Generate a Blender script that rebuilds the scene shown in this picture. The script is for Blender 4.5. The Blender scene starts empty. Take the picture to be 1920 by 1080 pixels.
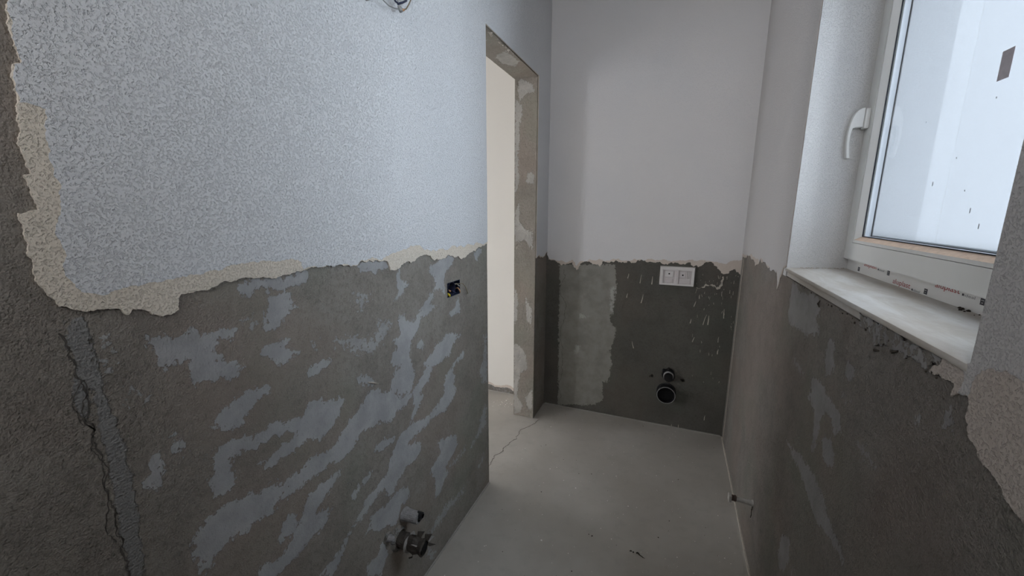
import bpy, bmesh, math, random
import numpy as np
from mathutils import Vector, Matrix
from mathutils.geometry import tessellate_polygon

scene = bpy.context.scene
COL = scene.collection
# ---------------------------------------------------------------- camera, light, exposure
XL, XR, YB, YN, YF, ZD = -.7766, .3624, 2.5428, 1.6238, 2.3113, 2.0944   # left wall, right wall, back wall, door sides, door head
WY0, WY1, WZ0, WZ1 = .662, 1.599, 1.1685, 2.14                           # window recess at the wall face
HWX0, HWX1, HWZ0, HWZ1 = -3.50, -2.75, .35, 2.20                          # unseen window, added as a source for the daylight from the doorway
HSY0, HSY1, HSZ0, HSZ1 = 1.15, 2.34, .05, 1.50                            # second unseen window there, low, added to light floor and right wall
FWX0, FWX1, FWZ0, FWZ1 = -.60, .20, 1.68, 2.50                            # high window added behind the camera as fill light
MILK = .90
cam = bpy.data.objects.new('camera', bpy.data.cameras.new('camera')); COL.objects.link(cam)
pitch, yaw, roll = 0.19481719, 0.38292521, 0.0031869
F_ = Vector((-math.sin(yaw)*math.cos(pitch), math.cos(yaw)*math.cos(pitch), -math.sin(pitch)))
r_ = Vector((math.cos(yaw), math.sin(yaw), 0)); u_ = r_.cross(F_)
R_ = math.cos(roll)*r_+math.sin(roll)*u_; U_ = math.cos(roll)*u_-math.sin(roll)*r_
M4 = Matrix((R_, U_, -F_)).transposed().to_4x4(); M4.translation = (0, 0, 1.36); cam.matrix_world = M4
cam.data.sensor_width = 36; cam.data.lens = 749.734/1920*36; cam.data.clip_start = .02
scene.camera = cam
world = bpy.data.worlds.new('overcast_sky'); scene.world = world; world.use_nodes = True
bg = world.node_tree.nodes['Background']; bg.inputs[0].default_value = (.96,.955,1.02,1); bg.inputs[1].default_value = 10.0
def portal(name, loc, rot, sx, sy):
    l = bpy.data.lights.new(name, 'AREA'); l.shape = 'RECTANGLE'; l.size = sx; l.size_y = sy; l.cycles.is_portal = True
    o = bpy.data.objects.new(name, l); COL.objects.link(o); o.location = loc; o.rotation_euler = rot
portal('window_portal', (XR+.27, (WY0+WY1)/2, (WZ0+WZ1)/2), (0, math.radians(90), 0), WZ1-WZ0, WY1-WY0+.1)
portal('hall_portal', ((HWX0+HWX1)/2, -.12, (HWZ0+HWZ1)/2), (math.radians(90), 0, 0), HWX1-HWX0, HWZ1-HWZ0)
portal('hall_side_portal', (-3.9, (HSY0+HSY1)/2, (HSZ0+HSZ1)/2), (0, math.radians(-90), 0), HSZ1-HSZ0, HSY1-HSY0)
portal('front_portal', ((FWX0+FWX1)/2, -1.30, (FWZ0+FWZ1)/2), (math.radians(90), 0, 0), FWX1-FWX0, FWZ1-FWZ0)
vs_ = scene.view_settings; vs_.view_transform = 'Standard'; vs_.look = 'None'; vs_.gamma = 1; vs_.use_curve_mapping = False
vs_.exposure = 0.0
scene.cycles.diffuse_bounces = 5; scene.cycles.max_bounces = 8; scene.cycles.transparent_max_bounces = 12; scene.cycles.adaptive_threshold = .07; scene.cycles.adaptive_min_samples = 24
# ---------------------------------------------------------------- traced outlines, millimetres on the wall planes
L_PATCH=[[(350,1154),(387,1151),(419,1150),(429,1137),(457,1132),(466,1136),(495,1127),(485,1108),(455,1119),(450,1078),(496,1060),(504,1048),(483,1034),(440,1047),(415,1048),(401,1067),(405,1093),(388,1104),(382,1091),(362,1095),(354,1103),(366,1109),(366,1124),(352,1136)],[(524,1225),(544,1224),(601,1215),(644,1221),(667,1218),(661,1192),(640,1189),(587,1194),(552,1202),(534,1187),(523,1183),(502,1203),(505,1210),(523,1213)],[(559,1186),(614,1178),(615,1148),(634,1142),(602,1127),(577,1109),(548,1113),(543,1127),(563,1130),(550,1146),(565,1164)],[(827,1217),(844,1222),(890,1219),(931,1210),(948,1199),(942,1191),(912,1190),(894,1178),(864,1191),(830,1190),(824,1204)],[(976,1166),(1006,1174),(998,1141),(1032,1132),(1042,1118),(999,1087),(970,1090),(986,1115)],[(1169,1165),(1207,1174),(1288,1188),(1339,1183),(1330,1155),(1264,1134),(1256,1106),(1266,1040),(1227,1070),(1194,1080),(1197,1119),(1161,1145)],[(1182,1077),(1186,1049),(1160,1032),(1204,1018),(1146,999),(1110,998),(1090,971),(1061,949),(1037,925),(1030,897),(1038,863),(1051,816),(1038,786),(1024,757),(994,771),(955,795),(928,816),(940,841),(951,863),(981,871),(943,879),(933,902),(947,922),(966,932),(955,961),(990,973),(991,989),(974,1016),(995,1036),(1014,1028),(1022,1007),(1064,996),(1088,1014),(1124,1043)],[(1120,808),(1164,802),(1150,781),(1129,755),(1098,746),(1073,731),(1096,717),(1076,689),(1040,670),(1016,646),(1005,645),(1017,664),(1042,698),(1034,735),(1036,759),(1065,775),(1095,792)],[(1258,898),(1380,858),(1307,843),(1290,808),(1239,798),(1197,794),(1120,808),(1110,833),(1135,846),(1161,852),(1182,875),(1236,877)],[(1402,787),(1384,754),(1294,737),(1316,699),(1299,672),(1321,641),(1296,610),(1241,585),(1152,606),(1106,590),(1005,645),(1049,640),(1134,627),(1188,640),(1231,664),(1233,704),(1249,730),(1303,758),(1351,770)],[(856,851),(884,832),(896,814),(932,811),(963,774),(972,760),(1014,762),(1035,745),(990,724),(940,725),(924,709),(896,714),(867,734),(833,738),(785,734),(761,720),(749,709),(730,765),(725,782),(746,790),(769,802),(801,819),(826,837)],[(795,817),(890,771),(835,742),(786,732),(770,723),(750,705),(722,704),(711,700),(664,719),(641,711),(604,713),(587,714),(573,706),(544,722),(534,717),(509,714),(473,711),(460,705),(425,716),(412,703),(393,700),(384,717),(394,752),(405,789),(442,784),(468,771),(474,781),(498,766),(530,767),(543,753),(556,736),(561,756),(600,752),(624,766),(642,771),(686,750),(729,773),(764,806)],[(489,780),(462,781),(441,772),(397,791),(390,776),(366,764),(368,743),(357,736),(370,707),(371,679),(384,684),(398,703),(422,715),(460,703),(502,703),(530,696)],[(712,679),(706,659),(678,644),(632,627),(630,608),(672,590),(660,570),(639,554),(610,560),(583,555),(565,544),(533,546),(508,544),(464,587),(480,602),(512,579),(527,584),(555,601),(574,623),(594,651),(614,679),(666,681)],[(563,664),(576,643),(573,616),(546,612),(519,617),(528,649),(552,658)],[(548,991),(549,977),(524,975),(510,964),(493,950),(481,932),(455,930),(437,950),(425,962),(437,976),(453,985),(485,995),(520,996)],[(563,1075),(587,1081),(609,1078),(595,1062),(625,1041),(621,1028),(603,1025),(578,1025),(570,1032),(550,1042),(537,1044),(551,1052),(527,1067),(550,1075)],[(644,988),(679,995),(709,994),(708,982),(686,974),(664,965),(645,973)],[(803,906),(833,894),(863,857),(846,855),(798,893)],[(634,908),(682,891),(745,867),(733,845),(714,826),(692,807),(663,794),(644,815),(607,813),(572,809),(535,810),(508,813),(495,829),(523,825),(546,842),(576,844),(600,848),(566,864),(529,873),(502,868),(474,876),(451,886),(445,857),(466,834),(448,820),(438,805),(414,818),(403,852),(417,867),(415,894),(414,907),(432,910),(458,908),(503,899),(532,899),(552,905),(594,881),(615,882)],[(1016,652),(1090,632),(1133,621),(1112,593),(1046,595),(1012,596),(1000,574),(1078,546),(1064,520),(1039,497),(995,510),(973,509),(945,491),(898,467),(880,480),(878,503),(846,505),(811,504),(793,485),(770,503),(780,521),(849,540),(886,546),(903,576),(915,600),(941,623),(963,642),(1005,643)],[(838,657),(848,670),(884,673),(943,646),(922,634),(880,632)],[(824,601),(819,585),(777,575),(749,564),(734,557),(739,577),(767,589)],[(849,541),(873,503),(828,502),(776,482),(737,476),(712,452),(687,424),(672,407),(651,402),(616,437),(649,447),(690,452),(703,473),(737,482),(770,503),(809,523)],[(1172,496),(1311,442),(1325,388),(1268,369),(1228,350),(1241,297),(1210,300),(1179,260),(1144,261),(1154,322),(1119,405),(1153,416),(1189,427)],[(994,428),(990,381),(942,387),(917,339),(861,371),(790,414),(753,409),(779,427),(804,432),(803,458),(868,444),(927,454)],[(858,331),(867,271),(851,249),(830,225),(777,277),(777,319),(828,307),(840,332)],[(1496,1185),(1581,1198),(1580,1181),(1522,1140),(1495,1160)],[(1284,967),(1337,986),(1354,1014),(1369,987),(1367,946),(1298,952)],[(1082,925),(1115,911),(1101,880),(1074,900)],[(333,955),(345,955),(339,909),(332,891),(312,916),(322,929)],[(360,984),(373,963),(374,924),(368,908),(361,940),(358,964)]]
L_SPECK=[[(496,1144),(522,1147),(550,1148),(563,1128),(542,1121),(512,1131)],[(799,1136),(840,1137),(885,1122),(868,1109),(847,1096),(823,1082),(804,1111)],[(661,1068),(681,1064),(678,1045),(666,1034),(658,1044)],[(731,1047),(800,1026),(875,995),(912,987),(911,969),(876,956),(839,951),(789,980),(760,1006),(728,1017)],[(895,1043),(956,1027),(944,996),(906,977),(845,954),(777,987),(749,1012),(751,1038),(805,1014),(829,986),(869,991),(880,1023)],[(1212,188),(1367,158),(1366,129),(1217,138),(1171,129),(1101,126),(1090,162),(1146,177)],[(1086,104),(1151,37),(1122,18),(1094,22),(1071,74)],[(1581,794),(1623,782),(1618,541),(1565,559),(1526,638),(1567,670)],[(1315,340),(1393,348),(1401,320),(1322,316),(1273,320),(1227,324),(1251,344)],[(1572,449),(1615,428),(1602,330),(1527,320),(1456,301),(1428,308),(1508,356)],[(1566,203),(1577,176),(1522,147),(1492,167)],[(293,1180),(308,1176),(305,1138),(297,1100),(289,1106),(291,1147)],[(312,1080),(329,1079),(341,1059),(344,1046),(329,1052),(311,1067)]]
L_TAPE=[(264,1207),(289,1207),(289,1160),(291,1118),(292,1066),(300,999),(301,941),(299,854),(294,751),(275,769),(274,845),(276,921),(277,976),(276,1039),(276,1090),(268,1127),(263,1161)]
L_TAPE2=[(261,1138),(272,1109),(271,1042),(265,1049),(259,1065),(256,1099)]
L_DARK=[(289,1210),(296,1207),(293,1159),(289,1101),(292,1066),(287,1058),(285,1086),(286,1128),(285,1170)]
L_CRACK=[(256,1190),(262,1152),(268,1117),(271,1080),(271,1042),(272,997),(271,953),(272,915),(271,873),(271,824),(274,776)]
L_COAT=[(277,1609),(273,1589),(272,1572),(272,1556),(274,1548),(276,1538),(268,1534),(264,1518),(264,1503),(264,1487),(262,1465),(260,1448),(259,1429),(260,1413),(263,1403),(256,1400),(259,1380),(262,1357),(252,1354),(244,1353),(246,1339),(245,1322),(244,1298),(245,1277),(248,1259),(254,1243),(262,1227),(272,1222),(282,1217),(290,1214),(299,1215),(311,1213),(320,1211),(326,1208),(331,1198),(334,1198),(339,1205),(350,1203),(356,1199),(363,1191),(372,1186),(382,1186),(394,1186),(401,1190),(403,1207),(408,1216),(418,1216),(435,1216),(458,1219),(473,1224),(487,1225),(507,1226),(523,1227),(545,1222),(567,1219),(592,1217),(611,1219),(645,1221),(667,1225),(689,1226),(720,1225),(770,1220),(797,1212),(822,1213),(832,1222),(867,1222),(899,1218),(928,1214),(948,1200),(953,1180),(972,1178),(998,1182),(1018,1195),(1045,1197),(1073,1193),(1088,1202),(1110,1208),(1134,1208),(1166,1203),(1188,1183),(1226,1183),(1269,1186),(1308,1188),(1356,1181),(1411,1170),(1438,1178),(1466,1184),(1505,1185),(1555,1196),(1617,1208)]
L_PAINT=[(277,1609),(274,1590),(273,1572),(273,1557),(274,1549),(276,1539),(269,1534),(265,1518),(265,1503),(266,1489),(278,1489),(289,1486),(284,1444),(284,1399),(278,1345),(276,1288),(279,1259),(286,1243),(300,1238),(314,1234),(331,1240),(341,1242),(361,1242),(382,1241),(398,1243),(418,1244),(435,1246),(458,1250),(486,1252),(506,1254),(527,1255),(549,1253),(572,1254),(608,1251),(641,1248),(651,1241),(654,1225),(689,1227),(720,1226),(770,1221),(797,1213),(822,1214),(834,1224),(867,1225),(899,1221),(921,1217),(938,1226),(970,1231),(1034,1235),(1120,1232),(1183,1221),(1271,1213),(1349,1214),(1436,1222),(1506,1221),(1617,1217)]
L_LAY2=[(247,1459),(246,1443),(242,1424),(243,1405),(245,1392),(247,1376),(246,1356)]
R_PATCH=[[(1504,1131),(1440,1136),(1420,1117),(1352,1130),(1246,1136),(1218,1096),(1252,1079),(1214,1069),(1205,1050),(1314,1013),(1377,1012),(1494,1003),(1510,1082)],[(1141,1061),(1099,1061),(1082,1036),(1078,998),(1095,975),(1124,974),(1143,1002)],[(1208,932),(1136,945),(1091,931),(1041,930),(1005,922),(980,894),(1022,871),(1045,893),(1088,891),(1105,859),(1106,809),(1111,768),(1135,762),(1142,831),(1167,866),(1217,873),(1196,907)],[(1037,1040),(982,1048),(968,1027),(999,1007),(1018,1024)],[(1076,832),(1028,854),(1003,829),(988,812),(1025,785),(1068,797)],[(1366,666),(1261,693),(1138,719),(1068,723),(1006,707),(957,691),(917,686),(873,681),(872,663),(907,664),(958,657),(1037,638),(1115,650),(1169,665),(1274,665)],[(1248,424),(1178,458),(1163,405),(1178,352),(1221,319),(1261,331)],[(689,1080),(678,1088),(666,1087),(663,1080),(670,1071),(684,1066),(691,1072)],[(758,1066),(748,1065),(741,1054),(742,1040),(748,1038)],[(684,1105),(678,1110),(676,1104),(682,1099)]]
R_SPECK=[[(1390,933),(1341,930),(1261,921),(1249,897),(1314,900),(1387,903)],[(1019,969),(964,993),(967,973),(1000,955)],[(921,916),(887,931),(859,920),(837,917),(827,906),(856,900),(895,903),(925,899)],[(1139,411),(1083,449),(1083,425),(1134,375)]]
RCOATF=[(2467,1106),(2400,1110),(2223,1124),(2062,1123),(2040,1145),(1988,1136),(1878,1132),(1713,1131),(1690,1104),(1684,1074),(1661,1123),(1629,1161),(1597,1174)]
RPAINTF=[(2478,1121),(2334,1133),(2161,1136),(2051,1132),(2038,1152),(1971,1144),(1864,1140),(1709,1137),(1685,1104),(1685,1081),(1666,1126),(1634,1162),(1598,1176)]
RCOATN=[(684,1166),(711,1160),(730,1142),(739,1130),(716,1134),(699,1132),(682,1134),(683,1123),(683,1115),(664,1126),(651,1128),(647,1112),(649,1104),(641,1096),(636,1081),(620,1076),(610,1066),(596,1064),(583,1061),(570,1055),(564,1048),(550,1044),(539,1042),(528,1036)]
RPAINTN=[(666,1168),(673,1157),(664,1145),(672,1126),(664,1126),(652,1129),(651,1140),(644,1162),(633,1173),(618,1176),(597,1181),(583,1180),(564,1181)]
RFLAKE=[(986,1134),(914,1113),(888,1119),(850,1123),(808,1124),(768,1128),(749,1128),(740,1139),(715,1148),(711,1160),(753,1158),(826,1154),(921,1155),(996,1158)]
BCOAT=[(-773,1066),(-761,1032),(-699,1013),(-644,1005),(-601,1024),(-572,972),(-547,1016),(-495,1034),(-442,1016),(-421,1002),(-402,1039),(-382,1035),(-322,1048),(-292,1035),(-214,1039),(-121,1051),(-64,1050),(-49,1040),(44,1043),(134,1045),(141,1031),(169,1052),(177,1060),(216,1060),(235,1044),(259,1016),(274,999),(299,1004),(314,1024),(334,1035),(353,1008),(370,1003),(382,995)]
BPAINT=[(-773,1077),(-761,1043),(-700,1029),(-644,1018),(-602,1040),(-573,998),(-548,1032),(-496,1047),(-413,1049),(-313,1062),(-216,1064),(-122,1068),(-64,1063),(42,1069),(132,1068),(172,1075),(224,1067),(268,1060),(309,1077),(377,1097)]
B_PATCH=[[(-688,1003),(-536,1011),(-331,1022),(-314,878),(-332,835),(-325,707),(-344,683),(-331,630),(-300,612),(-306,546),(-333,453),(-318,365),(-333,237),(-375,230),(-359,104),(-422,56),(-673,6),(-680,498),(-684,861)]]
B_HI=[[(-557,695),(-513,677),(-475,670),(-534,647)],[(-566,467),(-532,460),(-536,413),(-569,397)],[(-354,875),(-314,883),(-323,761),(-325,707),(-346,716)]]
J_PATCH=[[(-889,2099),(-805,2048),(-795,2014),(-852,2002),(-885,1971),(-895,2029)],[(-915,1988),(-875,1956),(-868,1897),(-884,1840),(-886,1736),(-893,1646),(-885,1554),(-912,1493)],[(-831,1568),(-795,1576),(-794,1506),(-848,1516)],[(-913,1616),(-882,1554),(-898,1461),(-912,1462)],[(-912,1335),(-881,1398),(-880,1287),(-845,1239),(-796,1224),(-795,1111),(-844,1175),(-911,1156)],[(-915,516),(-874,485),(-837,454),(-817,347),(-872,301),(-890,147),(-852,78),(-870,16),(-913,11)],[(-833,138),(-786,204),(-784,53),(-814,66)],[(-840,824),(-797,742),(-795,638),(-828,669)],[(-917,904),(-887,803),(-893,662),(-915,624)]]
DRIP_M=[(92, 1026, 88, 962), (212, 754, 197, 690), (224, 749, 223, 693), (300, 795, 302, 741), (148, 829, 139, 796), (165, 869, 164, 846), (-168, 968, -174, 914), (-244, 970, -249, 940), (-103, 962, -105, 913), (158, 609, 149, 578), (288, 626, 286, 593), (292, 551, 289, 520), (74, 20, 70, -10), (114, 26, 114, -8), (259, 118, 256, 86), (-199, 536, -187, 492), (-151, 846, -160, 791), (-243, 845, -248, 817), (131, 719, 128, 692)]
# ---------------------------------------------------------------- helpers
def link(o):
    COL.objects.link(o); return o
def mesh_obj(name, verts, faces, mat=None, parent=None, smooth=False, **props):
    me = bpy.data.meshes.new(name)
    me.from_pydata([tuple(v) for v in verts], [], [tuple(f) for f in faces])
    me.validate(); me.update()
    if smooth:
        me.polygons.foreach_set('use_smooth', [True]*len(me.polygons))
    if mat: me.materials.append(mat)
    o = link(bpy.data.objects.new(name, me))
    if parent: o.parent = parent
    for k, v in props.items(): o[k] = v
    return o
def thing(name, label, cat, loc, group=None, kind=None):
    o = link(bpy.data.objects.new(name, None)); o.location = loc
    o.empty_display_size = .03
    if label: o['label'] = label
    if cat: o['category'] = cat
    if group: o['group'] = group
    if kind: o['kind'] = kind
    return o
class MB:
    """collects shapes for one mesh object"""
    def __init__(s): s.v = []; s.f = []
    def add(s, v, f):
        n = len(s.v); s.v += [tuple(p) for p in v]; s.f += [tuple(i+n for i in q) for q in f]; return s
    def box(s, a, b):
        (x0,y0,z0),(x1,y1,z1) = a,b
        return s.add([(x0,y0,z0),(x1,y0,z0),(x1,y1,z0),(x0,y1,z0),(x0,y0,z1),(x1,y0,z1),(x1,y1,z1),(x0,y1,z1)],
                     [(0,3,2,1),(4,5,6,7),(0,1,5,4),(1,2,6,5),(2,3,7,6),(3,0,4,7)])
    def bbox(s, a, b, r=.002):
        """box with chamfered edges"""
        bm = bmesh.new(); bmesh.ops.create_cube(bm, size=1)
        for v in bm.verts:
            v.co = Vector([a[i] + (v.co[i]+.5)*(b[i]-a[i]) for i in range(3)])
        bmesh.ops.bevel(bm, geom=list(bm.edges), offset=r, segments=2, profile=.5, affect='EDGES')
        bm.verts.index_update()
        s.add([v.co[:] for v in bm.verts], [[v.index for v in f.verts] for f in bm.faces]); bm.free(); return s
    def tube(s, pts, r, n=10, cap=True):
        pts = [Vector(p) for p in pts]; rr = r if isinstance(r,(list,tuple)) else [r]*len(pts)
        rings = []; up = Vector((0.13,0.27,.95))
        for i,p in enumerate(pts):
            t = (pts[min(i+1,len(pts)-1)]-pts[max(i-1,0)]).normalized()
            a = t.cross(up)
            if a.length < 1e-3: a = t.cross(Vector((1,0,0)))
            a.normalize(); b = t.cross(a)
            rings.append([p + rr[i]*(math.cos(6.28318*k/n)*a + math.sin(6.28318*k/n)*b) for k in range(n)])
        v = [q for R in rings for q in R]; f = []
        for i in range(len(pts)-1):
            for k in range(n): f.append((i*n+k, i*n+(k+1)%n, (i+1)*n+(k+1)%n, (i+1)*n+k))
        if cap: f += [tuple(range(n))[::-1], tuple((len(pts)-1)*n+k for k in range(n))]
        return s.add(v,f)
    def lathe(s, prof, o, axis, n=32, wob=None):
        """prof: list of (distance along axis, radius)"""
        o = Vector(o); ax = Vector(axis).normalized()
        a = ax.cross(Vector((0,0,1)));  a = a.normalized() if a.length>1e-3 else Vector((1,0,0)); b = ax.cross(a)
        v = []; f = []
        for i,(d,r) in enumerate(prof):
            for k in range(n):
                an = 2*math.pi*k/n; rr = r*(wob(i,k) if wob else 1)
                dd = d
                v.append(o + dd*ax + rr*(math.cos(an)*a+math.sin(an)*b))
        for i in range(len(prof)-1):
            for k in range(n): f.append((i*n+k, i*n+(k+1)%n, (i+1)*n+(k+1)%n, (i+1)*n+k))
        return s.add(v,f)
    def build(s, name, mat, parent=None, smooth=False, **p):
        o = mesh_obj(name, s.v, s.f, mat, parent, smooth, **p)
        bm = bmesh.new(); bm.from_mesh(o.data); bmesh.ops.recalc_face_normals(bm, faces=bm.faces); bm.to_mesh(o.data); bm.free()
        return o
def fix_normals(o):
    bm = bmesh.new(); bm.from_mesh(o.data); bmesh.ops.recalc_face_normals(bm, faces=bm.faces); bm.to_mesh(o.data); bm.free()
def shade_auto(o):
    o.data.polygons.foreach_set('use_smooth', [True]*len(o.data.polygons))
    o.data.set_sharp_from_angle(angle=math.radians(35))
    return o
def jag(pts, amp=.35, min_len=.004, seed=1, closed=False):
    """break a traced edge into a crumbly one by midpoint displacement"""
    rnd = random.Random(seed); out = []
    def rec(a, b, depth):
        dx, dy = b[0]-a[0], b[1]-a[1]; l = math.hypot(dx, dy)
        if l < min_len or depth > 7: return [a]
        k = rnd.uniform(-amp, amp)*.5
        m = ((a[0]+b[0])/2 - dy*k, (a[1]+b[1])/2 + dx*k)
        return rec(a, m, depth+1) + rec(m, b, depth+1)
    n = len(pts)
    for i in range(n if closed else n-1): out += rec(pts[i], pts[(i+1)%n], 0)
    if not closed: out.append(pts[-1])
    return out
def mm(pts): return [(a/1000, b/1000) for a, b in pts]
PL = lambda u, v, d: (XL+d, u, v)
PR = lambda u, v, d: (XR-d, u, v)
PB = lambda u, v, d: (u, YB-d, v)
PJ = lambda u, v, d: (u, YF-d, v)
def layer(name, outline, place, d0, d1, mat, parent, **p):
    """a thin coat with the traced outline, from depth d0 to d1 off the wall"""
    n = len(outline)
    tri = tessellate_polygon([[Vector((a, b, 0)) for a, b in outline]])
    v = [place(a, b, d1) for a, b in outline] + [place(a, b, d0) for a, b in outline]
    f = [tuple(t) for t in tri] + [(i, (i+1)%n, (i+1)%n+n, i+n) for i in range(n)]
    o = mesh_obj(name, v, f, mat, parent, **p)
    fix_normals(o); return o
def sdf(us, vs, polys):
    """signed distance (m, inside positive) of every grid point to a set of polygons"""
    U, V = np.meshgrid(us, vs, indexing='ij'); best = np.full(U.shape, -.06)
    for poly in polys:
        P = np.array(poly, float)/1000
        lo, hi = P.min(0)-.06, P.max(0)+.06
        iu = np.where((us >= lo[0]) & (us <= hi[0]))[0]; iv = np.where((vs >= lo[1]) & (vs <= hi[1]))[0]
        if len(iu) == 0 or len(iv) == 0: continue
        sl = np.ix_(iu, iv); u = U[sl]; w = V[sl]
        dist = np.full(u.shape, 9.); ins = np.zeros(u.shape, bool)
        for i in range(len(P)):
            a = P[i]; b = P[(i+1) % len(P)]; e = b-a; L2 = max(e@e, 1e-12)
            t = np.clip(((u-a[0])*e[0]+(w-a[1])*e[1])/L2, 0, 1)
            dist = np.minimum(dist, np.hypot(u-a[0]-t*e[0], w-a[1]-t*e[1]))
            c = (a[1] > w) != (b[1] > w)
            if abs(b[1]-a[1]) > 1e-9:
                ins ^= c & (u < (b[0]-a[0])*(w-a[1])/(b[1]-a[1])+a[0])
        best[sl] = np.maximum(best[sl], np.where(ins, dist, -dist))
    return np.clip(best, -.06, .06)
def line_dist(us, vs, line):
    U, V = np.meshgrid(us, vs, indexing='ij'); best = np.full(U.shape, .1); P = np.array(line, float)/1000
    for a, b in zip(P[:-1], P[1:]):
        e = b-a; t = np.clip(((U-a[0])*e[0]+(V-a[1])*e[1])/max(e@e, 1e-12), 0, 1)
        best = np.minimum(best, np.hypot(U-a[0]-t*e[0], V-a[1]-t*e[1]))
    return best
def axis_steps(lo, hi, step, cuts):
    """grid lines with given breaks kept exactly"""
    ks = sorted(set([lo, hi]+[c for c in cuts if lo < c < hi])); out = []
    for a, b in zip(ks[:-1], ks[1:]):
        n = max(1, int(round((b-a)/step))); out += list(np.linspace(a, b, n, endpoint=False))
    return np.array(out+[hi])
def wall(name, place, ulo, uhi, vlo, vhi, t, holes, mat, step=.012, attrs=None, **p):
    """solid wall: a fine front sheet carrying the wear masks, solid blocks behind, openings left open"""
    cu = [h[0] for h in holes]+[h[1] for h in holes]; cv = [h[2] for h in holes]+[h[3] for h in holes]
    us = axis_steps(ulo, uhi, step, cu); vs = axis_steps(vlo, vhi, step, cv)
    inh = lambda a, b: any(h[0] < a < h[1] and h[2] < b < h[3] for h in holes)
    nv = len(vs); verts = [place(a, b, 0) for a in us for b in vs]; faces = []
    for i in range(len(us)-1):
        for j in range(nv-1):
            if not inh((us[i]+us[i+1])/2, (vs[j]+vs[j+1])/2):
                faces.append((i*nv+j, (i+1)*nv+j, (i+1)*nv+j+1, i*nv+j+1))
    ku = sorted(set([ulo, uhi]+cu)); kv = sorted(set([vlo, vhi]+cv)); n0 = len(verts)
    mb = MB()
    for a, b in zip(ku[:-1], ku[1:]):
        for c, d in zip(kv[:-1], kv[1:]):
            hole = [h for h in holes if h[0] < (a+b)/2 < h[1] and h[2] < (c+d)/2 < h[3]]
            d0 = -.0006
            if hole:
                if len(hole[0]) < 5: continue
                d0 = -hole[0][4]                      # a blind recess
            A = place(a, c, d0); B = place(b, d, -t)
            mb.box([min(x, y) for x, y in zip(A, B)], [max(x, y) for x, y in zip(A, B)])
    verts += mb.v; faces += [tuple(i+n0 for i in q) for q in mb.f]
    o = mesh_obj(name, verts, faces, mat, **p)
    for k, fn in (attrs or {}).items():
        at = o.data.attributes.new(k, 'FLOAT', 'POINT')
        arr = np.full(len(verts), -.06, np.float32); arr[:n0] = fn(us, vs).astype(np.float32).ravel()
        at.data.foreach_set('value', arr)
    return o
# ---------------------------------------------------------------- materials
class N:
    def __init__(s, name):
        s.m = bpy.data.materials.new(name); s.m.use_nodes = True; s.t = s.m.node_tree; s.t.nodes.clear()
        s.out = s.t.nodes.new('ShaderNodeOutputMaterial')
    def n(s, typ, **kw):
        x = s.t.nodes.new('ShaderNode'+typ)
        ins = kw.pop('ins', {})
        for k, v in kw.items(): setattr(x, k, v)
        for k, v in ins.items():
            if isinstance(v, bpy.types.NodeSocket): s.t.links.new(v, x.inputs[k])
            else: x.inputs[k].default_value = v
        return x
    def pos(s, scale=(1,1,1), rot=(0,0,0)):
        c = s.n('TexCoord').outputs['Object']
        return s.n('Mapping', ins={'Vector': c, 'Scale': scale, 'Rotation': rot}).outputs[0]
    def noise(s, vec, scale, detail=4, rough=.55, dist=0.):
        return s.n('TexNoise', ins={'Vector': vec, 'Scale': scale, 'Detail': detail, 'Roughness': rough, 'Distortion': dist}).outputs['Fac']
    def math(s, op, a, b=0., c=0., clamp=False):
        return s.n('Math', operation=op, use_clamp=clamp, ins={0: a, 1: b, 2: c}).outputs[0]
    def rng(s, x, a, b, lo=0., hi=1., smooth=True):
        return s.n('MapRange', interpolation_type='SMOOTHSTEP' if smooth else 'LINEAR', ins={0: x, 1: a, 2: b, 3: lo, 4: hi}).outputs[0]
    def mix(s, f, a, b, mode='MIX'):
        x = s.n('Mix', data_type='RGBA', blend_type=mode)
        for k, v in ((0, f), (6, a), (7, b)):
            if isinstance(v, bpy.types.NodeSocket): s.t.links.new(v, x.inputs[k])
            else: x.inputs[k].default_value = (*v, 1) if isinstance(v, tuple) and len(v) == 3 else v
        return x.outputs[2]
    def attr(s, name): return s.n('Attribute', attribute_name=name).outputs['Fac']
    def bump(s, h, dist, strength=1., normal=None):
        ins = {'Height': h, 'Distance': dist, 'Strength': strength}
        if normal is not None: ins['Normal'] = normal
        return s.n('Bump', ins=ins).outputs[0]
    def bsdf(s, color, rough=.8, normal=None, metal=0., spec=.3, **kw):
        ins = {'Base Color': (*color, 1) if isinstance(color, tuple) else color, 'Roughness': rough, 'Metallic': metal, 'Specular IOR Level': spec}
        if normal is not None: ins['Normal'] = normal
        ins.update(kw)
        b = s.n('BsdfPrincipled', ins=ins); s.t.links.new(b.outputs[0], s.out.inputs[0]); return s.m
def simple(name, col, rough=.5, metal=0., spec=.4, var=.12, scale=60, bump=.0004):
    m = N(name); p = m.pos(); f = m.noise(p, scale, 4)
    c = m.mix(f, tuple(x*(1-var) for x in col), tuple(min(1, x*(1+var)) for x in col))
    return m.bsdf(c, rough, m.bump(m.noise(p, scale*3, 3), bump), metal, spec)
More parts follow.
